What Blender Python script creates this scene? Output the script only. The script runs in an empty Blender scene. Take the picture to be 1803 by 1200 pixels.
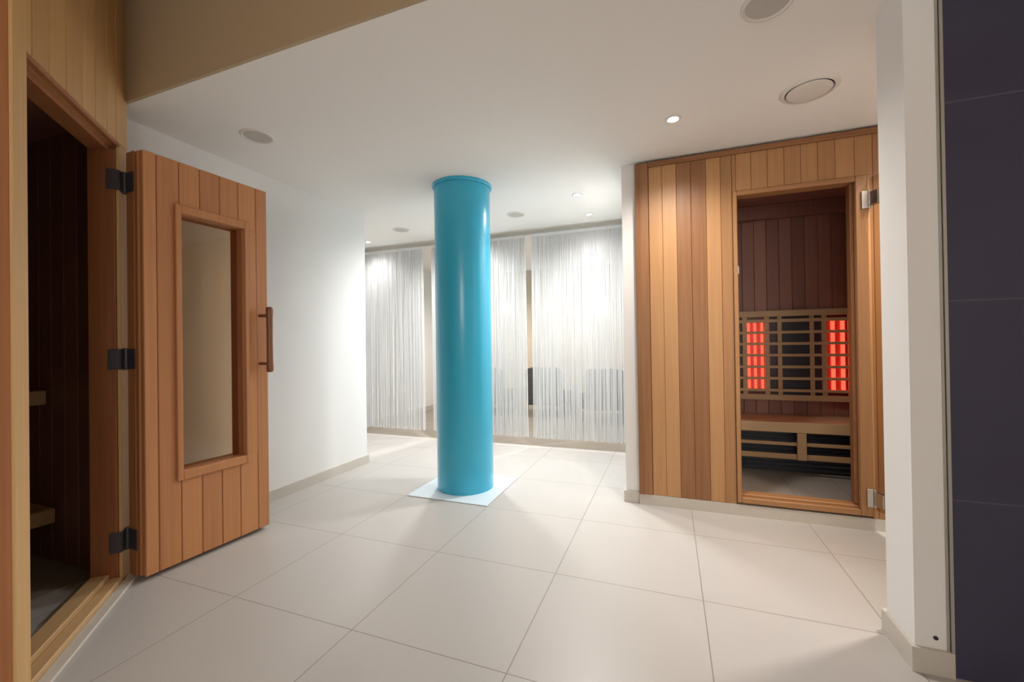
import bpy, bmesh, math, random
from mathutils import Vector, Matrix
R = math.radians
SC = bpy.context.scene
COL = SC.collection

# ------------------------------------------------------------------ camera
W, H = 1803, 1200
YAW, PITCH, ROLL, FPX = -0.35906, 0.00595, -0.01415, 738.6
fw = Vector((math.sin(YAW)*math.cos(PITCH), math.cos(YAW)*math.cos(PITCH), math.sin(PITCH)))
rt = Vector((math.cos(YAW), -math.sin(YAW), 0))
up = rt.cross(fw)
r2 = rt*math.cos(ROLL) + up*math.sin(ROLL)
u2 = -rt*math.sin(ROLL) + up*math.cos(ROLL)
cd = bpy.data.cameras.new('camera')
cd.sensor_width = 36; cd.lens = 36*FPX/W; cd.clip_start = 0.05
cam = bpy.data.objects.new('camera', cd); COL.objects.link(cam)
m = Matrix((r2, u2, -fw)).transposed().to_4x4()
m.translation = Vector((1.6905, -1.2160, 1.0253))
cam.matrix_world = m
SC.camera = cam

# ------------------------------------------------------------------ world, exposure
wd = bpy.data.worlds.new('world'); SC.world = wd; wd.use_nodes = True
wd.node_tree.nodes['Background'].inputs[0].default_value = (0.5, 0.5, 0.6, 1)
wd.node_tree.nodes['Background'].inputs[1].default_value = 0.02
SC.view_settings.view_transform = 'Standard'
SC.view_settings.look = 'None'
SC.view_settings.gamma = 1
SC.view_settings.use_curve_mapping = False
SC.view_settings.exposure = 0.93

ZC = 2.16          # low ceiling
ZH = 2.66          # high ceiling over the front bay
WARM = (1.0, 0.93, 0.86)
NEUT = (1.0, 0.985, 0.965)


def spot(x, y, z, power, col=WARM, size=120, blend=0.7, rad=0.03, tilt=(0, 0)):
    l = bpy.data.lights.new('downlight_beam', 'SPOT')
    l.energy = power; l.color = col; l.spot_size = R(size); l.spot_blend = blend
    l.shadow_soft_size = rad
    o = bpy.data.objects.new('downlight_beam', l); COL.objects.link(o)
    o.location = (x, y, z); o.rotation_euler = (R(tilt[0]), R(tilt[1]), 0)
    return o


# ceiling lamps: (x, y, watts, colour)
LAMPS = [
    (1.725, 1.077, 36, WARM, 155), (1.045, 1.97, 56, NEUT, 168), (1.04, 2.50, 8, NEUT, 150),
    (-0.17, 2.30, 72, NEUT, 165), (-1.38, 2.53, 15, NEUT, 150), (2.98, 1.08, 70, WARM, 140),
    (-1.36, 0.95, 40, NEUT, 140),  # unseen lamp in the passage, beyond the visible ones
]
for x, y, pw, c, sz in LAMPS:
    spot(x, y, ZC-0.02, pw, c, sz, 1.0, 0.06)
# unseen fill light added behind the viewer to brighten the front bay
pl_ = bpy.data.lights.new('wall_lamp_glow', 'POINT'); pl_.energy = 29; pl_.color = WARM; pl_.shadow_soft_size = 0.5
fill_ob = bpy.data.objects.new('wall_lamp_glow', pl_); COL.objects.link(fill_ob); fill_ob.location = (1.9, -2.6, 1.35)
# unseen fill spots added in the relaxation room behind the string curtains
spot(-0.6, 3.7, ZC-0.02, 42, WARM, size=160)
spot(0.7, 3.7, ZC-0.02, 42, WARM, size=160)


# ------------------------------------------------------------------ materials
def new_mat(name):
    m = bpy.data.materials.new(name); m.use_nodes = True
    nt = m.node_tree
    return m, nt, nt.nodes['Principled BSDF']


def N(nt, t, **kw):
    n = nt.nodes.new(t)
    for k, v in kw.items():
        setattr(n, k, v)
    return n


def plain(name, col, rough=0.5, metal=0.0, spec=0.5, bump=0.0, scale=200.0, var=0.0, coat=0.0):
    m, nt, b = new_mat(name)
    b.inputs['Base Color'].default_value = (*col, 1)
    b.inputs['Roughness'].default_value = rough
    b.inputs['Metallic'].default_value = metal
    b.inputs['Specular IOR Level'].default_value = spec
    b.inputs['Coat Weight'].default_value = coat
    tc = N(nt, 'ShaderNodeTexCoord')
    no = N(nt, 'ShaderNodeTexNoise'); no.inputs['Scale'].default_value = scale
    no.inputs['Detail'].default_value = 3
    nt.links.new(tc.outputs['Object'], no.inputs['Vector'])
    if bump:
        bp = N(nt, 'ShaderNodeBump'); bp.inputs['Strength'].default_value = bump
        bp.inputs['Distance'].default_value = 0.002
        nt.links.new(no.outputs['Fac'], bp.inputs['Height'])
        nt.links.new(bp.outputs['Normal'], b.inputs['Normal'])
    if var:
        mx = N(nt, 'ShaderNodeMix', data_type='RGBA')
        mx.inputs[6].default_value = (*[c*(1-var) for c in col], 1)
        mx.inputs[7].default_value = (*[min(1, c*(1+var)) for c in col], 1)
        nt.links.new(no.outputs['Fac'], mx.inputs[0])
        nt.links.new(mx.outputs[2], b.inputs['Base Color'])
    return m


def wood(name, dark, light, rough=0.45, axis='Z', grain=1.0):
    """cedar: board tone comes from the 'tone' attribute, fine grain runs along the board"""
    m, nt, b = new_mat(name)
    at = N(nt, 'ShaderNodeAttribute', attribute_name='tone')
    tc = N(nt, 'ShaderNodeTexCoord')
    mp = N(nt, 'ShaderNodeMapping')
    s = {'Z': (60, 60, 1.6), 'X': (1.6, 60, 60), 'Y': (60, 1.6, 60)}[axis]
    mp.inputs['Scale'].default_value = s
    nt.links.new(tc.outputs['Object'], mp.inputs['Vector'])
    ad = N(nt, 'ShaderNodeVectorMath', operation='ADD')
    nt.links.new(mp.outputs['Vector'], ad.inputs[0])
    sc = N(nt, 'ShaderNodeVectorMath', operation='SCALE'); sc.inputs['Scale'].default_value = 37.0
    nt.links.new(at.outputs['Color'], sc.inputs[0])
    nt.links.new(sc.outputs['Vector'], ad.inputs[1])
    no = N(nt, 'ShaderNodeTexNoise'); no.inputs['Scale'].default_value = 1.0
    no.inputs['Detail'].default_value = 5; no.inputs['Distortion'].default_value = 0.6
    nt.links.new(ad.outputs['Vector'], no.inputs['Vector'])
    ma = N(nt, 'ShaderNodeMath', operation='MULTIPLY_ADD')
    ma.inputs[1].default_value = 0.55*grain; ma.inputs[2].default_value = -0.275*grain
    nt.links.new(no.outputs['Fac'], ma.inputs[0])
    su = N(nt, 'ShaderNodeMath', operation='ADD', use_clamp=True)
    nt.links.new(ma.outputs[0], su.inputs[0]); nt.links.new(at.outputs['Fac'], su.inputs[1])
    mx = N(nt, 'ShaderNodeMix', data_type='RGBA')
    mx.inputs[6].default_value = (*dark, 1); mx.inputs[7].default_value = (*light, 1)
    nt.links.new(su.outputs[0], mx.inputs[0])
    nt.links.new(mx.outputs[2], b.inputs['Base Color'])
    b.inputs['Roughness'].default_value = rough
    bp = N(nt, 'ShaderNodeBump'); bp.inputs['Strength'].default_value = 0.15
    bp.inputs['Distance'].default_value = 0.001
    nt.links.new(no.outputs['Fac'], bp.inputs['Height'])
    nt.links.new(bp.outputs['Normal'], b.inputs['Normal'])
    return m


def tiles(name, col, grout, size, gap, rough, axes='XY', off=(0, 0), var=0.05, rough_var=0.0, bump=0.3):
    m, nt, b = new_mat(name)
    tc = N(nt, 'ShaderNodeTexCoord')
    sp = N(nt, 'ShaderNodeSeparateXYZ'); nt.links.new(tc.outputs['Object'], sp.inputs[0])
    masks, cells = [], []
    for k, a in enumerate(axes):
        o = N(nt, 'ShaderNodeMath', operation='SUBTRACT'); o.inputs[1].default_value = off[k]
        nt.links.new(sp.outputs[a], o.inputs[0])
        d = N(nt, 'ShaderNodeMath', operation='DIVIDE'); d.inputs[1].default_value = size[k]
        nt.links.new(o.outputs[0], d.inputs[0])
        fl = N(nt, 'ShaderNodeMath', operation='FLOOR'); nt.links.new(d.outputs[0], fl.inputs[0])
        cells.append(fl)
        pp = N(nt, 'ShaderNodeMath', operation='PINGPONG'); pp.inputs[1].default_value = 0.5
        nt.links.new(d.outputs[0], pp.inputs[0])
        lt = N(nt, 'ShaderNodeMath', operation='LESS_THAN'); lt.inputs[1].default_value = gap/2/size[k]
        nt.links.new(pp.outputs[0], lt.inputs[0]); masks.append(lt)
    mm = N(nt, 'ShaderNodeMath', operation='MAXIMUM')
    nt.links.new(masks[0].outputs[0], mm.inputs[0]); nt.links.new(masks[1].outputs[0], mm.inputs[1])
    cb = N(nt, 'ShaderNodeCombineXYZ')
    nt.links.new(cells[0].outputs[0], cb.inputs[0]); nt.links.new(cells[1].outputs[0], cb.inputs[1])
    wn = N(nt, 'ShaderNodeTexWhiteNoise', noise_dimensions='3D'); nt.links.new(cb.outputs[0], wn.inputs['Vector'])
    no = N(nt, 'ShaderNodeTexNoise'); no.inputs['Scale'].default_value = 9; no.inputs['Detail'].default_value = 6
    nt.links.new(tc.outputs['Object'], no.inputs['Vector'])
    n2 = N(nt, 'ShaderNodeTexNoise'); n2.inputs['Scale'].default_value = 380; n2.inputs['Detail'].default_value = 2
    nt.links.new(tc.outputs['Object'], n2.inputs['Vector'])
    s1 = N(nt, 'ShaderNodeMath', operation='ADD'); nt.links.new(no.outputs['Fac'], s1.inputs[0]); nt.links.new(n2.outputs['Fac'], s1.inputs[1])
    s2 = N(nt, 'ShaderNodeMath', operation='ADD'); nt.links.new(s1.outputs[0], s2.inputs[0]); nt.links.new(wn.outputs['Value'], s2.inputs[1])
    s3 = N(nt, 'ShaderNodeMath', operation='DIVIDE'); s3.inputs[1].default_value = 3; nt.links.new(s2.outputs[0], s3.inputs[0])
    c = N(nt, 'ShaderNodeMix', data_type='RGBA')
    c.inputs[6].default_value = (*[x*(1-var) for x in col], 1); c.inputs[7].default_value = (*[x*(1+var) for x in col], 1)
    nt.links.new(s3.outputs[0], c.inputs[0])
    g = N(nt, 'ShaderNodeMix', data_type='RGBA'); g.inputs[7].default_value = (*grout, 1)
    nt.links.new(mm.outputs[0], g.inputs[0]); nt.links.new(c.outputs[2], g.inputs[6])
    nt.links.new(g.outputs[2], b.inputs['Base Color'])
    rr = N(nt, 'ShaderNodeMath', operation='MULTIPLY_ADD'); rr.inputs[1].default_value = rough_var; rr.inputs[2].default_value = rough
    nt.links.new(no.outputs['Fac'], rr.inputs[0]); nt.links.new(rr.outputs[0], b.inputs['Roughness'])
    inv = N(nt, 'ShaderNodeMath', operation='SUBTRACT'); inv.inputs[0].default_value = 1
    nt.links.new(mm.outputs[0], inv.inputs[1])
    bp = N(nt, 'ShaderNodeBump'); bp.inputs['Strength'].default_value = bump; bp.inputs['Distance'].default_value = 0.002
    nt.links.new(inv.outputs[0], bp.inputs['Height']); nt.links.new(bp.outputs['Normal'], b.inputs['Normal'])
    return m


def glass(name, tint, refl=1.5, rough=0.02):
    """thin tinted pane: fresnel mirror over a tinted see-through sheet"""
    m = bpy.data.materials.new(name); m.use_nodes = True; nt = m.node_tree
    nt.nodes.clear()
    out = N(nt, 'ShaderNodeOutputMaterial')
    fr = N(nt, 'ShaderNodeFresnel'); fr.inputs['IOR'].default_value = refl
    no = N(nt, 'ShaderNodeTexNoise'); no.inputs['Scale'].default_value = 3
    ad = N(nt, 'ShaderNodeMath', operation='MULTIPLY_ADD'); ad.inputs[1].default_value = 0.02
    nt.links.new(no.outputs['Fac'], ad.inputs[0]); nt.links.new(fr.outputs[0], ad.inputs[2])
    tr = N(nt, 'ShaderNodeBsdfTransparent'); tr.inputs['Color'].default_value = (*tint, 1)
    gl = N(nt, 'ShaderNodeBsdfGlossy'); gl.inputs['Roughness'].default_value = rough
    mx = N(nt, 'ShaderNodeMixShader')
    geo = N(nt, 'ShaderNodeNewGeometry')
    fb = N(nt, 'ShaderNodeMath', operation='SUBTRACT'); fb.inputs[0].default_value = 1
    nt.links.new(geo.outputs['Backfacing'], fb.inputs[1])
    mu = N(nt, 'ShaderNodeMath', operation='MULTIPLY')
    nt.links.new(fb.outputs[0], mu.inputs[0]); nt.links.new(ad.outputs[0], mu.inputs[1])
    nt.links.new(mu.outputs[0], mx.inputs[0]); nt.links.new(tr.outputs[0], mx.inputs[1]); nt.links.new(gl.outputs[0], mx.inputs[2])
    nt.links.new(mx.outputs[0], out.inputs['Surface'])
    return m


def emit(name, col, strength):
    m, nt, b = new_mat(name)
    b.inputs['Base Color'].default_value = (*col, 1)
    b.inputs['Emission Color'].default_value = (*col, 1)
    b.inputs['Emission Strength'].default_value = strength
    return m


def fabric(name, col, trans=0.3):
    m = bpy.data.materials.new(name); m.use_nodes = True; nt = m.node_tree
    nt.nodes.clear()
    out = N(nt, 'ShaderNodeOutputMaterial')
    d = N(nt, 'ShaderNodeBsdfDiffuse'); t = N(nt, 'ShaderNodeBsdfTranslucent')
    no = N(nt, 'ShaderNodeTexNoise'); no.inputs['Scale'].default_value = 30
    tc = N(nt, 'ShaderNodeTexCoord'); nt.links.new(tc.outputs['Object'], no.inputs['Vector'])
    c = N(nt, 'ShaderNodeMix', data_type='RGBA')
    c.inputs[6].default_value = (*[x*0.95 for x in col], 1); c.inputs[7].default_value = (*col, 1)
    nt.links.new(no.outputs['Fac'], c.inputs[0])
    nt.links.new(c.outputs[2], d.inputs['Color']); nt.links.new(c.outputs[2], t.inputs['Color'])
    mx = N(nt, 'ShaderNodeMixShader'); mx.inputs[0].default_value = trans
    nt.links.new(d.outputs[0], mx.inputs[1]); nt.links.new(t.outputs[0], mx.inputs[2])
    nt.links.new(mx.outputs[0], out.inputs['Surface'])
    return m


M = {
    'wall': plain('white_plaster', (0.86, 0.855, 0.84), 0.85, bump=0.12, scale=260, var=0.01),
    'ceil': plain('ceiling_plaster', (0.87, 0.85, 0.81), 0.9, bump=0.06, scale=200, var=0.01),
    'taupe': plain('ochre_taupe_paint', (0.46, 0.36, 0.23), 0.9, bump=0.1, scale=200, var=0.02),
    'skirt': plain('beige_skirting_tile', (0.60, 0.56, 0.50), 0.45, var=0.04, scale=60),
    'floor': tiles('white_floor_tile', (0.50, 0.48, 0.455), (0.29, 0.255, 0.225), (0.6, 0.6), 0.004, 0.30, var=0.035, rough_var=0.12),
    'laminate': tiles('greige_floor', (0.36, 0.32, 0.27), (0.24, 0.21, 0.17), (1.2, 0.19), 0.002, 0.5, var=0.12),
    'slate': tiles('dark_slate_tile', (0.050, 0.046, 0.085), (0.085, 0.080, 0.11), (1.2, 0.6), 0.005, 0.30, axes='XZ', off=(2.48, -0.065), var=0.3, rough_var=0.2),
    'cyan': plain('cyan_lacquer', (0.036, 0.45, 0.68), 0.28, coat=0.2, bump=0.03, scale=120, var=0.02),
    'plate': plain('pale_blue_plate', (0.70, 0.80, 0.86), 0.2, var=0.03, scale=80),
    'cedar': wood('cedar_facade', (0.235, 0.095, 0.034), (0.53, 0.285, 0.120)),
    'cedar_h': wood('cedar_trim_flat', (0.235, 0.095, 0.034), (0.53, 0.285, 0.120), axis='X'),
    'hem': wood('hemlock_boards', (0.42, 0.225, 0.085), (0.76, 0.48, 0.215)),
    'red': wood('red_cedar_door', (0.31, 0.110, 0.040), (0.66, 0.305, 0.125)),
    'red_h': wood('red_cedar_rail', (0.31, 0.110, 0.040), (0.66, 0.305, 0.125), axis='Y'),
    'inner': wood('cabin_interior_boards', (0.26, 0.115, 0.090), (0.48, 0.24, 0.17)),
    'bench': wood('pale_bench_slats', (0.42, 0.26, 0.13), (0.68, 0.46, 0.25), axis='X'),
    'handle': wood('walnut_handle', (0.13, 0.045, 0.020), (0.34, 0.14, 0.065), rough=0.35),
    'steel': plain('brushed_steel', (0.62, 0.60, 0.57), 0.28, metal=1, var=0.04, scale=300),
    'black': plain('dark_hinge_metal', (0.11, 0.10, 0.12), 0.45, metal=0.5, var=0.1),
    'alu': plain('satin_aluminium_profile', (0.50, 0.48, 0.44), 0.4, metal=0.6, var=0.03),
    'lamp': emit('lit_lamp_lens', (1.0, 0.93, 0.82), 18),
    'led': emit('blue_white_led', (0.70, 0.83, 1.0), 60),
    'tube': emit('glowing_heater_tube', (1.0, 0.055, 0.028), 1.7),
    'reflector': plain('heater_reflector', (0.30, 0.10, 0.09), 0.4, metal=0.3, var=0.1),
    'carbon': plain('dark_heater_plate', (0.045, 0.050, 0.065), 0.35, var=0.3, scale=40),
    'grille': plain('speaker_mesh', (0.56, 0.53, 0.48), 0.7, bump=0.6, scale=900, var=0.05),
    'ringw': plain('white_ring_enamel', (0.74, 0.71, 0.66), 0.4, var=0.01),
    'string': fabric('white_strings', (0.94, 0.945, 0.945), 0.45),
    'rail': plain('greige_curtain_rail', (0.42, 0.39, 0.34), 0.5, var=0.02),
    'bronze': glass('bronze_glass', (0.84, 0.73, 0.60), 1.5),
    'smoke': glass('smoked_glass', (0.82, 0.76, 0.68), 1.45),
    'rubber': plain('dark_seal', (0.03, 0.025, 0.03), 0.6, var=0.1),
    'charcoal': plain('charcoal_upholstery', (0.085, 0.082, 0.080), 0.9, bump=0.4, scale=400, var=0.12),
    'frame': plain('black_tube_frame', (0.02, 0.02, 0.02), 0.4, metal=0.6, var=0.1),
    'backwall': plain('beige_wall_paint', (0.62, 0.56, 0.44), 0.9, bump=0.1, var=0.02),
    'backlow': plain('beige_dado_paint', (0.66, 0.58, 0.46), 0.8, bump=0.1, var=0.02),
    'insfloor': tiles('grey_cabin_floor', (0.36, 0.33, 0.29), (0.16, 0.15, 0.13), (0.3, 0.3), 0.003, 0.5, var=0.1),
    'wood_sill': wood('pale_sill', (0.42, 0.25, 0.11), (0.68, 0.46, 0.24), axis='X'),
}


# ------------------------------------------------------------------ mesh helpers
def newbm():
    bm = bmesh.new(); bm.faces.layers.float.new('tone'); return bm


def merge(bm, tb, tone=0.5, mat=None):
    """append temp bmesh tb to bm, all faces with one tone"""
    lay = bm.faces.layers.float['tone']
    mp = {}
    for v in tb.verts:
        mp[v] = bm.verts.new(mat @ v.co if mat else v.co)
    for f in tb.faces:
        try:
            nf = bm.faces.new([mp[v] for v in f.verts])
        except ValueError:
            continue
        nf[lay] = tone; nf.smooth = f.smooth
    tb.free()


def box(bm, x0, x1, y0, y1, z0, z1, tone=0.5, bev=0.0, mat=None):
    tb = bmesh.new()
    bmesh.ops.create_cube(tb, size=1)
    for v in tb.verts:
        v.co = Vector(((x0+x1)/2 + v.co.x*(x1-x0), (y0+y1)/2 + v.co.y*(y1-y0), (z0+z1)/2 + v.co.z*(z1-z0)))
    if bev:
        bmesh.ops.bevel(tb, geom=list(tb.edges), offset=bev, segments=1 if bev < 0.006 else 3, affect='EDGES', profile=0.5)
    merge(bm, tb, tone, mat)


def tube(bm, p0, p1, r, seg=16, tone=0.5, r2_=None, caps=True):
    p0, p1 = Vector(p0), Vector(p1); d = p1-p0
    q = d.to_track_quat('Z', 'Y').to_matrix().to_4x4(); q.translation = (p0+p1)/2
    tb = bmesh.new()
    bmesh.ops.create_cone(tb, cap_ends=caps, segments=seg, radius1=r, radius2=r if r2_ is None else r2_, depth=d.length)
    for f in tb.faces:
        f.smooth = len(f.verts) == 4
    merge(bm, tb, tone, q)


def lathe(bm, prof, seg=48, tone=0.5, mat=None, closed=False):
    """prof: list of (r, z) revolved about z"""
    tb = bmesh.new(); rings = []
    for r, z in prof:
        if r < 1e-6:
            rings.append([tb.verts.new((0, 0, z))])
        else:
            rings.append([tb.verts.new((r*math.cos(2*math.pi*i/seg), r*math.sin(2*math.pi*i/seg), z)) for i in range(seg)])
    pairs = list(zip(rings, rings[1:]))
    if closed:
        pairs.append((rings[-1], rings[0]))
    for a, b in pairs:
        for i in range(seg):
            j = (i+1) % seg
            if len(a) == 1 and len(b) == 1:
                continue
            if len(a) == 1:
                f = tb.faces.new((a[0], b[j], b[i]))
            elif len(b) == 1:
                f = tb.faces.new((a[i], a[j], b[0]))
            else:
                f = tb.faces.new((a[i], a[j], b[j], b[i]))
            f.smooth = True
    bmesh.ops.recalc_face_normals(tb, faces=tb.faces)
    merge(bm, tb, tone, mat)


def obj(name, bm, mat, parent=None, kind=None, smooth_angle=None):
    me = bpy.data.meshes.new(name)
    bmesh.ops.recalc_face_normals(bm, faces=bm.faces)
    bm.to_mesh(me); bm.free()
    me.materials.append(mat)
    o = bpy.data.objects.new(name, me); COL.objects.link(o)
    if parent:
        o.parent = parent
    if kind:
        o['kind'] = kind
    if any(p.use_smooth for p in me.polygons):
        try:
            me.set_sharp_from_angle(angle=R(35))
        except Exception:
            pass
    return o


def tag(o, label, cat, group=None, kind=None):
    o['label'] = label; o['category'] = cat
    if group: o['group'] = group
    if kind: o['kind'] = kind
    return o


def thing(name, label, cat, loc=(0, 0, 0), rz=0, group=None):
    o = bpy.data.objects.new(name, None); COL.objects.link(o)
    o.empty_display_size = 0.1
    o.location = loc; o.rotation_euler = (0, 0, rz)
    return tag(o, label, cat, group)


def struct(name, boxes, mat):
    bm = newbm()
    for b in boxes:
        box(bm, *b)
    return obj(name, bm, mat, kind='structure')


def copy_tree(o, parent=None):
    c = o.copy(); COL.objects.link(c); c.parent = parent
    for ch in list(o.children):
        copy_tree(ch, c)
    return c


rnd = random.Random(7)

# ================================================================== STRUCTURE
struct('floor', [(-2.3, 4.4, -3.0, 2.80, -0.10, 0.0)], M['floor'])
struct('floor', [(-2.3, 4.4, 2.80, 5.2, -0.10, 0.0)], M['laminate'])
struct('ceiling', [(-2.3, 4.4, -0.02, 5.2, ZC, ZC+0.12)], M['ceil'])
struct('ceiling', [(-2.3, 4.4, -3.0, -0.03, ZH, ZH+0.10)], M['taupe'])
struct('wall_upper', [(-2.3, 4.4, -0.035, -0.02, ZC, ZH+0.10)], M['taupe'])           # face of the dropped ceiling
struct('wall_left', [(-1.00, -0.80, 0.04, 1.775, 0, ZC)], M['wall'])
struct('baseboard_left', [(-0.80, -0.788, 0.04, 1.775, 0, 0.072), (-1.012, -0.788, 1.775, 1.787, 0, 0.072)], M['skirt'])
struct('wall_outer_left', [(-2.0, -1.86, 0.04, 5.0, 0, ZC)], M['wall'])
struct('baseboard_outer_left', [(-1.86, -1.848, 1.0, 5.0, 0, 0.072)], M['skirt'])
struct('wall_inner_left', [(-1.86, -1.0, 0.04, 0.10, 0, ZC)], M['wall'])
struct('wall_partition', [(1.415, 1.497, 1.575, 5.0, 0, ZC)], M['wall'])
struct('baseboard_partition', [(1.403, 1.4148, 1.563, 2.74, 0, 0.072), (1.4149, 1.4975, 1.563, 1.5745, 0, 0.072)], M['skirt'])
struct('wall_right', [(2.388, 4.2, 0.452, 0.617, 0, ZC), (2.388, 2.464, 0.44, 0.452, 0, ZC)], M['wall'])
struct('baseboard_right', [(2.376, 2.388, 0.428, 0.629, 0, 0.075), (2.388, 2.478, 0.428, 0.44, 0, 0.075), (2.388, 4.1, 0.617, 0.629, 0, 0.075)], M['skirt'])
struct('trim_1', [(2.464, 2.470, 0.436, 0.452, 0.075, ZC), (2.472, 2.480, 0.432, 0.452, 0.075, ZC)], M['alu'])
struct('wall_dark', [(2.480, 4.2, 0.436, 0.452, 0, ZC)], M['slate'])
struct('wall_far', [(-2.0, 1.415, 5.0, 5.1, 0, ZC)], M['backwall'])
struct('trim_2', [(-1.86, 1.415, 4.97, 5.0, 0, 1.11)], M['backlow'])
struct('wall_back', [(-2.3, 4.3, -3.0, -2.9, 0, ZH)], M['wall'])
struct('wall_side', [(4.2, 4.3, -2.9, 3.2, 0, ZH)], M['wall'])
struct('wall_side', [(-2.3, -2.2, -2.9, -0.035, 0, ZH)], M['wall'])
struct('wall_cabin_rear', [(1.497, 4.2, 3.1, 3.2, 0, ZC)], M['wall'])

bm = newbm()
lathe(bm, [(0, 0), (0.006, 0.0), (0.006, 0.003), (0, 0.003)], 16, 0.5, Matrix.Rotation(R(90), 4, 'X'))
o = obj('wall_plug', bm, M['rubber']); o.location = (2.438, 0.4398, 0.108)
tag(o, 'small dark plug low on the narrow white wall end, just above its skirting', 'plug')
# ================================================================== COLUMN
col = thing('round_column', 'thick glossy cyan blue round column rising from a pale square plate to the ceiling', 'column', (0.302, 1.497, 0.006))
bm = newbm()
lathe(bm, [(0, 0), (0.199, 0), (0.200, 0.004), (0.200, ZC-0.012), (0.0, ZC-0.012)], 96)
obj('shaft', bm, M['cyan'], col)
bm = newbm()
lathe(bm, [(0.2003, ZC-0.024), (0.207, ZC-0.027), (0.213, ZC-0.020), (0.213, ZC-0.0065), (0.2003, ZC-0.0065)], 96, closed=True)
obj('collar', bm, M['cyan'], col)
pl = newbm(); box(pl, 0.004, 0.596, 1.204, 1.796, 0.0, 0.006, bev=0.001)
tag(obj('floor_plate', pl, M['plate']), 'pale bluish white square plate on the floor under the cyan column', 'plate')

# ================================================================== SAUNA CABIN (left), local x runs along the diagonal front
SX = Vector((-0.618, -0.05, 0))
cab = thing('sauna_cabin', 'large corner sauna cabin at left with yellowish plank front and dark open doorway', 'sauna', SX, R(-45))
CAB_INV = (Matrix.Translation(SX) @ Matrix.Rotation(R(-45), 4, 'Z')).inverted()
# plank front above the opening, local: x along front, y outward
bm = newbm()
edges = [-0.034, 0.080, 0.168, 0.267, 0.369, 0.475, 0.578, 0.668]
tones = [0.70, 0.62, 0.55, 0.66, 0.52, 0.60, 0.50]
for a, b_, t in zip(edges, edges[1:], tones):
    box(bm, a+0.0015, b_-0.0015, -0.018, 0.0, 1.935, ZH-0.005, t, 0.003)
box(bm, 0, 0.77, -0.03, -0.018, 1.915, ZH-0.005, 0.05)
obj('facade_panel', bm, M['hem'], cab)
# frame: jambs with rebate, head
bm = newbm()
box(bm, -0.030, 0.050, -0.055, -0.012, 0.0, 1.915, 0.3)
box(bm, 0.050, 0.066, -0.105, -0.012, 0.0, 1.905, 0.05, 0.003)
box(bm, 0.0, 0.060, -0.105, -0.055, 0.0, 1.915, 0.05)
obj('hinge_jamb', bm, M['red'], cab)
bm = newbm()
box(bm, -0.034, 0.0575, -0.0115, 0.0, 0.0, 1.934, 0.85, 0.002)
obj('edge_strip', bm, M['hem'], cab)
bm = newbm()
box(bm, 0.700, 0.770, -0.105, 0.004, 0.0, ZH-0.005, 0.85, 0.003)
box(bm, 0.672, 0.699, -0.02, 0.001, 1.935, ZH-0.005, 0.72, 0.002)
obj('latch_jamb', bm, M['hem'], cab)
bm = newbm()
box(bm, 0.060, 0.700, -0.105, -0.030, 1.893, 1.933, 0.10, 0.003)
box(bm, 0.0505, 0.700, -0.030, 0.002, 1.917, 1.934, 0.22, 0.003)
obj('door_head', bm, M['red'], cab)
bm = newbm()
box(bm, 0.0665, 0.700, -0.105, -0.040, 0.0, 0.050, 0.35, 0.004)
box(bm, 0.0665, 0.700, -0.040, 0.004, 0.0, 0.030, 0.65, 0.004)
obj('threshold', bm, M['wood_sill'], cab)
bm = newbm()
box(bm, 0.0, 0.77, 0.004, 0.045, 0.0, 0.012, 0.5, 0.003)
obj('base_strip', bm, M['skirt'], cab)


def wbox(bm, inv, x0, x1, y0, y1, z0, z1, tone=0.5, bev=0.0):
    box(bm, x0, x1, y0, y1, z0, z1, tone, bev, inv)


# outer side walls of the cabin, planked
bm = newbm()
y = -0.5943
k = 0
while y > -2.6:
    y2 = max(y-0.095, -2.6)
    wbox(bm, CAB_INV, -0.094, -0.0735, y2+0.0015, y-0.0015, 0, ZH-0.005, 0.25+0.25*rnd.random(), 0.003)
    y = y2
wbox(bm, CAB_INV, -0.12, -0.094, -2.6, -0.68, 0, ZH-0.005, 0.2)
wbox(bm, CAB_INV, -2.15, -0.66, -0.075, -0.05, 0, ZH-0.005, 0.3)
obj('side_wall', bm, M['red'], cab)
bm = newbm()
wbox(bm, CAB_INV, -2.15, -2.10, -2.6, -0.075, 0, 2.10, 0.4)
wbox(bm, CAB_INV, -2.10, -0.12, -2.6, -2.55, 0, 2.10, 0.4)
for i in range(13):
    wbox(bm, CAB_INV, -2.10+0.11*i, -2.10+0.11*i+0.107, -0.098, -0.075, 0, 2.10, rnd.random()*0.5, 0.003)
wbox(bm, CAB_INV, -2.10, -0.70, -2.55, -0.098, 2.06, 2.10, 0.4)
wbox(bm, CAB_INV, -0.70, -0.12, -2.55, -0.75, 2.06, 2.10, 0.4)
obj('interior_lining', bm, M['inner'], cab)
bm = newbm()
wbox(bm, CAB_INV, -2.10, -0.75, -2.55, -0.098, 0.0, 0.012)
wbox(bm, CAB_INV, -0.75, -0.13, -2.55, -0.80, 0.0, 0.012)
obj('cabin_floor', bm, M['insfloor'], cab)
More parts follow.
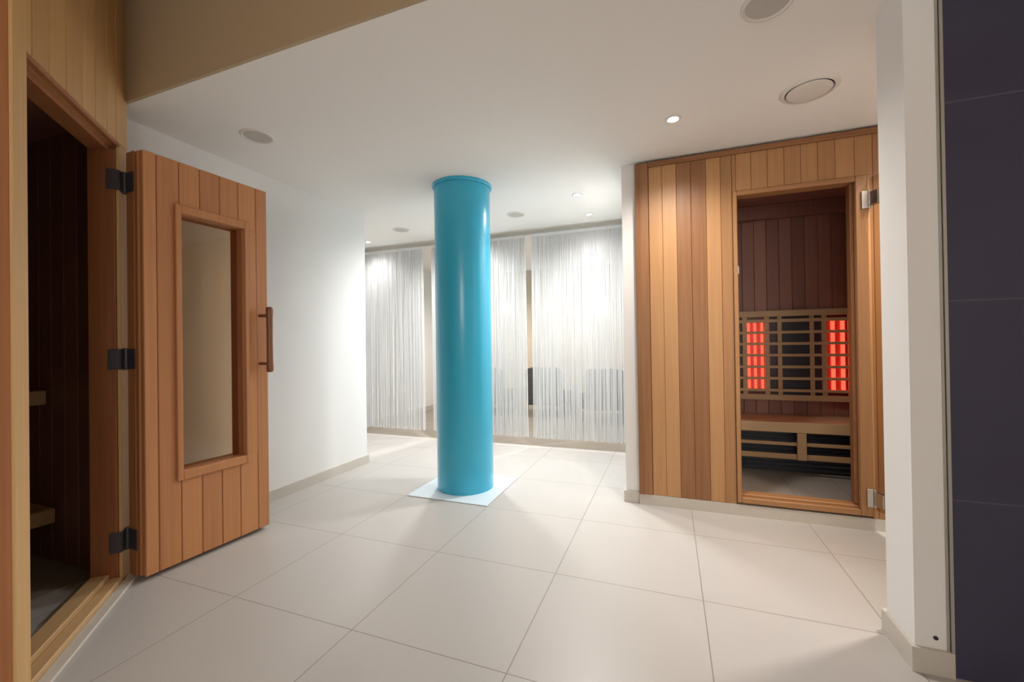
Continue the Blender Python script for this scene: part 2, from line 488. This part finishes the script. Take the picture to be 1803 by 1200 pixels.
# benches inside
for nm, zt, x1 in (('upper_bench', 0.83, -1.15), ('lower_bench', 0.27, -1.08)):
    bm = newbm()
    n = 5 if zt > 0.5 else 4
    for i in range(n):
        xb = x1-0.012-i*0.095
        wbox(bm, CAB_INV, xb-0.085, xb, -2.3, -0.105, zt-0.022, zt, 0.6+0.3*rnd.random(), 0.003)
    wbox(bm, CAB_INV, x1-0.010, x1+0.01, -2.3, -0.105, zt-0.068, zt, 0.8, 0.003)
    wbox(bm, CAB_INV, x1-0.40, x1-0.36, -0.16, -0.11, 0.0, zt-0.022, 0.6)
    wbox(bm, CAB_INV, x1-0.06, x1-0.02, -1.80, -1.75, 0.0, zt-0.022, 0.6)
    obj(nm, bm, M['bench'], cab)

# open door: local frame of the leaf, x along the leaf from hinge edge, y = visible normal
DA = 0.0517
DN = Vector((-0.479, -0.055, 0))
ddir = Vector((math.sin(DA), math.cos(DA), 0))
dnor = Vector((ddir.y, -ddir.x, 0))
DW, DT = 0.587, 0.108
Z0, Z1 = 0.020, 1.908
dm = Matrix(((ddir.x, dnor.x, 0, DN.x), (ddir.y, dnor.y, 0, DN.y), (0, 0, 1, 0), (0, 0, 0, 1)))
dmat = CAB_INV @ dm                     # leaf coordinates -> cabin coordinates


def dbox(bm, x0, x1, y0, y1, z0, z1, tone=0.5, bev=0.0):
    box(bm, x0, x1, y0, y1, z0, z1, tone, bev, dmat)


GX0, GX1, GZ0, GZ1 = 0.146, 0.450, 0.447, 1.662       # glass opening
FX0, FX1, FZ0, FZ1 = 0.121, 0.470, 0.405, 1.702       # window frame outer
de = [0.0, 0.053, 0.144, 0.235, 0.330, 0.424, 0.522, DW]
bm = newbm()
dt = [0.72, 0.55, 0.66, 0.48, 0.58, 0.70, 0.62]
for a, b_, t in zip(de, de[1:], dt):
    if b_ <= GX0 or a >= GX1:
        dbox(bm, a+0.0012, b_-0.0012, -0.016, 0.0, Z0, Z1, t, 0.003)
        continue
    for z0, z1 in ((Z0, GZ0), (GZ1, Z1)):
        dbox(bm, a+0.0012, b_-0.0012, -0.016, 0.0, z0, z1, t, 0.003)
    if a < GX0 < b_:
        dbox(bm, a+0.0012, GX0, -0.016, 0.0, GZ0, GZ1, t, 0.001)
    elif a < GX1 < b_:
        dbox(bm, GX1, b_-0.0012, -0.016, 0.0, GZ0, GZ1, t, 0.001)
door = obj('door', bm, M['red'], cab)
# leaf core around the window
bm = newbm()
dbox(bm, 0.001, DW-0.001, -DT, -0.0165, Z0, GZ0, 0.35, 0.002)
dbox(bm, 0.001, DW-0.001, -DT, -0.0165, GZ1, Z1, 0.35, 0.002)
dbox(bm, 0.001, GX0, -DT, -0.0165, GZ0, GZ1, 0.35)
dbox(bm, GX1, DW-0.001, -DT, -0.0165, GZ0, GZ1, 0.10)  # far window reveal, shade put into its darker tone
dbox(bm, -0.007, 0.0005, -0.034, -0.024, Z0+0.005, Z1-0.005, 0.75)
dbox(bm, -0.010, 0.0005, -DT, -0.050, Z0, Z1, 0.30, 0.002)
obj('leaf_core', bm, M['red'], door)
bm = newbm()
for x0, x1, z0, z1 in ((FX0, GX0, FZ0, FZ1), (GX1, FX1, FZ0, FZ1), (GX0, GX1, GZ1, FZ1), (GX0, GX1, FZ0, GZ0)):
    dbox(bm, x0, x1, 0.0, 0.016, z0, z1, 0.58, 0.003)
obj('window_frame', bm, M['red'], door)
bm = newbm()
dbox(bm, GX0, GX1, -0.062, -0.056, GZ0, GZ1)
obj('window_pane', bm, M['bronze'], door)
for zc in (1.77, 0.98, 0.18):
    bm = newbm()
    tube(bm, (0.026, 0.009, zc-0.048), (0.026, 0.009, zc+0.048), 0.009, 14)
    box(bm, 0.030, 0.066, 0.0005, 0.0035, zc-0.045, zc+0.045, bev=0.001)
    box(bm, 0.0665, 0.0685, -0.040, 0.0, zc-0.045, zc+0.045, bev=0.0005)
    dbox(bm, -0.0125, -0.0102, -DT, -0.045, zc-0.045, zc+0.045, bev=0.0005)
    obj('hinge', bm, M['black'], door)
# wooden pull handle on two pegs
bm = newbm()
hx, hy = 0.549, 0.066
pts = [(0.000, 0.885), (0.012, 0.886), (0.0175, 0.893), (0.0185, 0.91), (0.0165, 0.94), (0.0155, 1.065), (0.0165, 1.19), (0.0185, 1.225), (0.0175, 1.240), (0.012, 1.247), (0.0, 1.248)]
lathe(bm, pts, 24, 0.5, dmat @ Matrix.Translation((hx, hy, 0)))
for zz in (1.20, 0.933):
    tb = newbm(); tube(tb, (hx-0.012, 0.0, zz), (hx, hy-0.008, zz), 0.0085, 14)
    merge(bm, tb, 0.3, dmat)
obj('handle', bm, M['handle'], door)

# ================================================================== INFRARED CABIN (right)
IY = 1.555
ir = thing('infrared_cabin', 'infrared cabin with striped cedar front and red glowing heaters inside, at right', 'sauna', (2.4, IY, 0))
II = Matrix.Translation((-2.4, -IY, 0))


def ibox(bm, x0, x1, y0, y1, z0, z1, tone=0.5, bev=0.0):
    box(bm, x0, x1, y0, y1, z0, z1, tone, bev, II)


ZP, ZT = 0.066, 2.148
bm = newbm()
left = [1.581, 1.661, 1.743, 1.825, 1.909, 1.988, 2.069]
lt = [0.86, 0.95, 0.22, 0.16, 0.86, 0.50]
for a, b_, t in zip(left, left[1:], lt):
    x1 = min(b_, 2.048) if b_ > 2.05 else b_
    ibox(bm, a+0.0006, x1-0.0006, IY, IY+0.016, ZP, ZT-0.030, t, 0.0016)
topx = [2.0485, 2.069, 2.148, 2.231, 2.314, 2.394, 2.474, 2.554, 2.640, 2.719]
tt = [0.52, 0.74, 0.66, 0.60, 0.50, 0.56, 0.46, 0.72, 0.62]
for a, b_, t in zip(topx, topx[1:], tt):
    ibox(bm, a+0.0006, b_-0.0006, IY, IY+0.016, 1.902, ZT-0.030, t, 0.0016)
x = 2.719; k = 0
rt_ = [0.45, 0.62, 0.36, 0.55, 0.5, 0.6, 0.4, 0.5]
while x < 3.30:
    x2 = min(x+0.081, 3.3)
    ibox(bm, x+0.0006, x2-0.0006, IY, IY+0.016, ZP, ZT-0.030, rt_[k % 8], 0.0016)
    x = x2; k += 1
ibox(bm, 2.6935, 2.7184, IY, IY+0.016, ZP, 1.902, 0.6, 0.0016)
obj('facade_boards', bm, M['cedar'], ir)
bm = newbm()
ibox(bm, 1.499, 1.579, IY-0.010, IY+0.016, ZP, ZT-0.001, 0.22, 0.003)
ibox(bm, 1.499, 1.527, IY-0.014, IY-0.010, ZP, ZT-0.001, 0.10, 0.001)
obj('corner_trim', bm, M['cedar'], ir)
bm = newbm()
ibox(bm, 1.5795, 3.3, IY-0.014, IY+0.012, ZT-0.030, ZT, 0.12, 0.003)
obj('top_trim', bm, M['cedar_h'], ir)
bm = newbm()
ibox(bm, 1.499, 3.3, IY-0.002, IY+0.05, 0.0, ZP-0.001, 0.5)
obj('plinth', bm, M['skirt'], ir)
# door frame
bm = newbm()
ibox(bm, 2.050, 2.073, IY-0.008, IY+0.075, 0.076, 1.900, 0.58, 0.003)
ibox(bm, 2.640, 2.692, IY-0.008, IY+0.075, 0.076, 1.900, 0.52, 0.003)
ibox(bm, 2.073, 2.078, IY+0.02, IY+0.030, 0.126, 1.872, 0.0)
ibox(bm, 2.622, 2.640, IY+0.022, IY+0.075, 0.126, 1.872, 0.05, 0.003)
obj('door_jambs', bm, M['cedar'], ir)
bm = newbm()
ibox(bm, 2.0735, 2.6395, IY-0.008, IY+0.075, 1.872, 1.900, 0.40, 0.003)
obj('door_head', bm, M['cedar_h'], ir)
bm = newbm()
ibox(bm, 2.0735, 2.6395, IY-0.008, IY+0.018, 0.076, 0.108, 0.55, 0.003)
ibox(bm, 2.0735, 2.6395, IY+0.0185, IY+0.085, 0.076, 0.122, 0.62, 0.003)
obj('door_sill', bm, M['cedar_h'], ir)
bm = newbm()
ibox(bm, 2.070, 2.079, IY-0.004, IY+0.018, 1.415, 1.460, 0.5, 0.001)
obj('magnet_catch', bm, M['steel'], ir)
# glass door swung wide open toward the viewer
GD = Vector((0.38, -0.925, 0)).normalized()
gm = II @ Matrix(((GD.x, -GD.y, 0, 2.7), (GD.y, GD.x, 0, 1.535), (0, 0, 1, 0), (0, 0, 0, 1)))
bm = newbm()
box(bm, 0.0, 0.575, -0.004, 0.004, 0.118, 1.878, bev=0.001, mat=gm)
gd = obj('glass_door', bm, M['smoke'], ir)
for zc in (1.765, 0.178):
    bm = newbm()
    ibox(bm, 2.664, 2.690, IY-0.020, IY-0.008, zc-0.048, zc+0.048, bev=0.002)
    tb = newbm(); tube(tb, (2.697, IY-0.018, zc-0.048), (2.697, IY-0.018, zc+0.048), 0.006, 12); merge(bm, tb, 0.5, II)
    box(bm, 0.0, 0.055, -0.012, -0.0045, zc-0.036, zc+0.036, bev=0.002, mat=gm)
    box(bm, 0.0, 0.055, 0.0045, 0.012, zc-0.036, zc+0.036, bev=0.002, mat=gm)
    obj('hinge', bm, M['steel'], gd)
# interior box
bm = newbm()
x = 1.56; BY = 2.56
while x < 3.26:
    x2 = min(x+0.085, 3.26)
    ibox(bm, x+0.001, x2-0.001, BY, BY+0.016, 0.076, 2.06, 0.15+0.75*rnd.random(), 0.002)
    x = x2
y = IY+0.08
while y < BY:
    y2 = min(y+0.085, BY)
    ibox(bm, 1.544, 1.56, y+0.001, y2-0.001, 0.076, 2.06, 0.2+0.5*rnd.random(), 0.002)
    ibox(bm, 3.26, 3.276, y+0.001, y2-0.001, 0.076, 2.06, 0.2+0.5*rnd.random(), 0.002)
    y = y2
ibox(bm, 1.56, 2.049, IY+0.03, IY+0.04, 0.076, 2.06, 0.4)
ibox(bm, 2.6935, 3.26, IY+0.03, IY+0.04, 0.076, 2.06, 0.4)
ibox(bm, 2.049, 2.6935, IY+0.03, IY+0.04, 1.903, 2.06, 0.4)
obj('interior_lining', bm, M['inner'], ir)
bm = newbm()
y = IY+0.03
while y < BY:
    y2 = min(y+0.085, BY)
    ibox(bm, 1.544, 3.276, y+0.001, y2-0.001, 2.062, 2.078, 0.2+0.6*rnd.random(), 0.002)
    y = y2
ibox(bm, 1.544, 3.276, IY+0.03, BY, 2.079, 2.095, 0.3)
ibox(bm, 1.60, 3.2, BY-0.09, BY-0.03, 1.955, 2.061, 0.25, 0.004)
obj('roof_lining', bm, M['inner'], ir)
bm = newbm()
ibox(bm, 1.53, 3.29, IY+0.05, BY+0.03, 0.0, 0.075)
obj('cabin_floor', bm, M['insfloor'], ir)

# heater unit on the back wall
HY = BY-0.055         # front face of the lattice
xs = [2.10, 2.143, 2.228, 2.259, 2.380, 2.414, 2.467, 2.497, 2.676, 2.705, 2.751, 2.782, 2.905, 2.94]
bm = newbm()
for a, b_ in ((2.10, 2.13), (2.228, 2.262), (2.380, 2.414), (2.467, 2.497), (2.676, 2.705), (2.751, 2.784), (2.912, 2.945)):
    ibox(bm, a, b_, HY+0.010, HY+0.022, 0.56, 1.25, 0.75, 0.002)
for z0, z1 in ((1.203, 1.250), (1.158, 1.184), (1.071, 1.093), (0.984, 1.006), (0.896, 0.918), (0.807, 0.829), (0.719, 0.741), (0.628, 0.650), (0.562, 0.606)):
    ibox(bm, 2.10, 2.945, HY-0.002, HY+0.010, z0, z1, 0.82, 0.002)
hp = obj('heater_panel', bm, M['bench'], ir)
bm = newbm()
ibox(bm, 2.10, 2.945, BY-0.012, BY-0.001, 0.562, 1.250)
ibox(bm, 2.587, 2.592, BY-0.016, BY-0.012, 0.63, 1.18)
obj('heater_plate', bm, M['carbon'], hp)
for xa, xb in ((2.262, 2.380), (2.784, 2.912)):
    bm = newbm()
    ibox(bm, xa, xb, BY-0.018, BY-0.0125, 0.625, 1.185)
    obj('reflector', bm, M['reflector'], hp)
for xt in (2.274, 2.318, 2.366, 2.824, 2.884):
    bm = newbm(); tb = newbm()
    tube(tb, (xt, BY-0.029, 0.635), (xt, BY-0.029, 1.178), 0.0095 if xt < 2.7 else 0.0125, 14)
    merge(bm, tb, 0.5, II)
    obj('heating_tube', bm, M['tube'], hp)
# bench
bm = newbm()
for i in range(4):
    ibox(bm, 1.565, 3.255, 2.172+i*0.088, 2.172+i*0.088+0.080, 0.433, 0.455, 0.55+0.3*rnd.random(), 0.003)
bench = obj('bench', bm, M['bench'], ir)
bm = newbm()
ibox(bm, 1.565, 3.255, 2.148, 2.170, 0.386, 0.457, 0.85, 0.004)
obj('front_rail', bm, M['bench'], bench)
bm = newbm()
ibox(bm, 2.498, 2.552, 2.150, 2.172, 0.20, 0.3855, 0.35, 0.002)
for z0, z1 in ((0.292, 0.316), (0.198, 0.236)):
    ibox(bm, 1.565, 3.255, 2.1725, 2.184, z0, z1, 0.35, 0.002)
obj('guard_rails', bm, M['bench'], bench)
bm = newbm()
for i in range(11):
    z = 0.10+i*0.028
    ibox(bm, 1.60, 3.20, 2.30, 2.304, z, z+0.012, 0.5)
ibox(bm, 1.60, 3.20, 2.32, 2.33, 0.08, 0.42, 0.0)
obj('under_bench_heater', bm, M['carbon'], bench)

# ================================================================== CEILING FIXTURES
sp0 = thing('ceiling_speaker', 'x', 'speaker', (-0.368, 0.415, ZC))
bm = newbm(); lathe(bm, [(0.066, -0.004), (0.072, -0.008), (0.080, -0.006), (0.083, 0.0), (0.066, 0.0)], 48, closed=True)
obj('rim', bm, M['ringw'], sp0)
bm = newbm(); lathe(bm, [(0.0, -0.0055), (0.066, -0.0045), (0.066, 0.0), (0, 0)], 48)
obj('speaker_grille', bm, M['grille'], sp0)
SPK = [((-0.368, 0.415), 'round grey ceiling speaker nearest the left sauna door'),
       ((-0.762, 2.262), 'round ceiling speaker left of the column near the curtains'),
       ((0.443, 2.250), 'round ceiling speaker just right of the column top'),
       ((2.018, 0.410), 'round grey ceiling speaker cut by the top edge of the picture')]
for i, ((x, y), lb) in enumerate(SPK):
    o = sp0 if i == 0 else copy_tree(sp0)
    o.location = (x, y, ZC)
    tag(o, lb, 'speaker', 'round speakers set in the ceiling')

vt = thing('ceiling_vent', 'round white air valve with raised inner disc above the cedar cabin', 'vent', (2.302, 1.043, ZC))
bm = newbm(); lathe(bm, [(0.093, 0.0), (0.096, -0.010), (0.108, -0.008), (0.117, 0.0)], 64, closed=True)
obj('outer_ring', bm, M['ringw'], vt)
bm = newbm(); lathe(bm, [(0, -0.016), (0.070, -0.016), (0.086, -0.012), (0.0885, -0.009), (0.084, -0.005), (0, -0.0045)], 64)
obj('valve_disc', bm, M['ringw'], vt)
bm = newbm(); lathe(bm, [(0, 0.0), (0, -0.006), (0.092, -0.003), (0.092, 0.0)], 48)
obj('valve_throat', bm, M['rubber'], vt)

dl0 = thing('downlight', 'x', 'light', (0, 0, ZC))
bm = newbm(); lathe(bm, [(0.024, 0.0), (0.024, -0.003), (0.030, -0.006), (0.038, -0.004), (0.040, 0.0)], 36, closed=True)
obj('bezel', bm, M['ringw'], dl0)
bm = newbm(); lathe(bm, [(0, -0.003), (0.0235, -0.002), (0.0235, 0.0), (0, 0)], 36)
obj('lens', bm, M['lamp'], dl0)
DL = [((1.725, 1.077), 'lit ceiling downlight in front of the cedar cabin, the largest one'),
      ((1.045, 1.97), 'lit ceiling downlight behind the column on the right, farther from the curtains'),
      ((1.04, 2.50), 'lit ceiling downlight close to the curtain rail at right'),
      ((-1.38, 2.53), 'lit ceiling downlight near the curtain rail at far left'),
      ((-0.17, 2.30), 'lit ceiling downlight hidden behind the cyan column'),
      ((2.98, 1.08), 'lit ceiling downlight behind the white wall end at right'),
      ((-1.36, 0.95), 'lit ceiling downlight in the passage behind the left white wall')]
for i, ((x, y), lb) in enumerate(DL):
    o = dl0 if i == 0 else copy_tree(dl0)
    o.location = (x, y, ZC)
    tag(o, lb, 'light', 'small round downlights in the ceiling')

# ================================================================== STRING CURTAINS
bm = newbm()
box(bm, -1.855, 1.412, 2.756, 2.784, 2.112, 2.144, bev=0.003)
tag(obj('curtain_rail', bm, M['rail']), 'long greige curtain rail under the ceiling above the string curtains', 'rail')


def strings(x0, x1, seed, dens=1.0, zb=0.09):
    rr = random.Random(seed)
    bm = newbm(); lay = bm.faces.layers.float['tone']
    box(bm, x0, x1, 2.764, 2.772, 2.080, 2.112)
    n = int((x1-x0)*680*dens)
    zs = [2.082, 1.9, 1.6, 1.3, 1.0, 0.75, 0.5, 0.3]
    # slowly varying sideways drift makes the strings gather into strands lower down
    ph = [rr.uniform(0, 6.28) for _ in range(6)]
    for i in range(n):
        xb = x0+(x1-x0)*(i+0.5)/n + rr.uniform(-0.002, 0.002)
        yb = 2.768 + rr.uniform(-0.012, 0.012)
        w = rr.uniform(0.0011, 0.0021)
        dx = 0.0030*math.sin(xb*95+ph[0]) + 0.0035*math.sin(xb*41+ph[1]) + 0.003*math.sin(xb*170+ph[2]) + rr.gauss(0, 0.0022)
        dy = rr.gauss(0, 0.006)
        wob = rr.uniform(0, 6.28); end = zb + rr.uniform(-0.008, 0.010)
        lv = zs+[end]
        rings = []
        for z in lv:
            t = (2.08-z)/2.0
            cx = xb + dx*t*1.6 + 0.0012*math.sin(wob+z*2.2)
            cx = min(max(cx, x0+0.001), x1-0.001)
            cy = yb + dy*t
            rings.append([bm.verts.new((cx+w*math.cos(a), cy+w*math.sin(a), z)) for a in (0.3, 2.4, 4.5)])
        for a, b in zip(rings, rings[1:]):
            for j in range(3):
                q = (j+1) % 3
                f = bm.faces.new((a[j], a[q], b[q], b[j])); f[lay] = 0.5
    return bm


for x0, x1, sd, lb in ((-1.852, -0.845, 1, 'white string curtain left of the first narrow gap, beside the white wall end'),
                       (-0.730, 0.355, 2, 'white string curtain partly hidden behind the cyan column'),
                       (0.415, 1.405, 3, 'white string curtain between the narrow gap and the cedar cabin')):
    o = obj('string_curtain', strings(x0, x1, sd), M['string'])
    tag(o, lb, 'curtain', kind='stuff')

# ================================================================== RELAXATION ROOM
ch0 = thing('lounge_chair', 'x', 'chair', (0, 0, 0))


def rounded(w, h, d, r, seg=6):
    """upright cushion w wide, h high, d thick, rounded corners"""
    tb = bmesh.new(); pts = []
    for cx, cz, a0 in ((w/2-r, h-r, 0), (-w/2+r, h-r, 90), (-w/2+0.02, 0.02, 180), (w/2-0.02, 0.02, 270)):
        rad = r if cz > 0.1 else 0.02
        for i in range(seg+1):
            a = R(a0+90*i/seg); pts.append((cx+rad*math.cos(a), cz+rad*math.sin(a)))
    f0 = [tb.verts.new((x, -d/2, z)) for x, z in pts]; f1 = [tb.verts.new((x, d/2, z)) for x, z in pts]
    tb.faces.new(f0); tb.faces.new(list(reversed(f1)))
    for i in range(len(pts)):
        j = (i+1) % len(pts)
        tb.faces.new((f0[j], f0[i], f1[i], f1[j]))
    bmesh.ops.bevel(tb, geom=[e for e in tb.edges if abs(e.verts[0].co.y-e.verts[1].co.y) < 1e-6], offset=0.012, segments=2, affect='EDGES')
    return tb


bm = newbm(); merge(bm, rounded(0.50, 0.50, 0.09, 0.07), 0.5, Matrix.Translation((0, -0.22, 0.19)) @ Matrix.Rotation(R(6), 4, 'X'))
obj('backrest', bm, M['charcoal'], ch0)
bm = newbm(); box(bm, -0.25, 0.25, -0.16, 0.36, 0.20, 0.33, bev=0.025)
obj('seat', bm, M['charcoal'], ch0)
bm = newbm()
for s in (-1, 1):
    tube(bm, (s*0.235, -0.24, 0.185), (s*0.235, 0.34, 0.185), 0.011, 10)
tube(bm, (-0.235, -0.24, 0.185), (0.235, -0.24, 0.185), 0.011, 10)
tube(bm, (-0.235, 0.34, 0.185), (0.235, 0.34, 0.185), 0.011, 10)
obj('seat_frame', bm, M['frame'], ch0)
for sx in (-1, 1):
    for yy in (-0.24, 0.34):
        bm = newbm(); tube(bm, (sx*0.235, yy, 0.0), (sx*0.235, yy, 0.184), 0.010, 10)
        obj('leg', bm, M['frame'], ch0)
for i, (x, y, rz, lb) in enumerate(((0.075, 4.55, 0, 'dark grey lounge chair seen in the narrow gap between two string curtains'),
                                    (-0.79, 4.55, 0, 'dark grey lounge chair just right of the column behind the strings'),
                                    (0.84, 4.30, 20, 'dark grey lounge chair dimly seen behind the strings nearest the cedar cabin'))):
    o = ch0 if i == 0 else copy_tree(ch0)
    o.location = (x, y, 0); o.rotation_euler = (0, 0, R(rz))
    tag(o, lb, 'chair', 'lounge chairs behind the curtains')

for i, x in enumerate((-0.745, 0.019, 0.757)):  # small glowing discs stand in for bluish points of light
    bm = newbm()
    lathe(bm, [(0, 0), (0.024, 0), (0.029, 0.010), (0.022, 0.022), (0, 0.028)], 20, 0.5, Matrix.Rotation(R(90), 4, 'X'))
    o = obj('wall_led', bm, M['led']); o.location = (x, 4.9999, 1.60-0.016*i)
    tag(o, ['tiny blue white light spot just right of the column', 'tiny blue white light spot right of the curtain gap',
            'tiny blue white light spot nearest the cedar cabin'][i], 'light', 'tiny light spots behind the curtains')
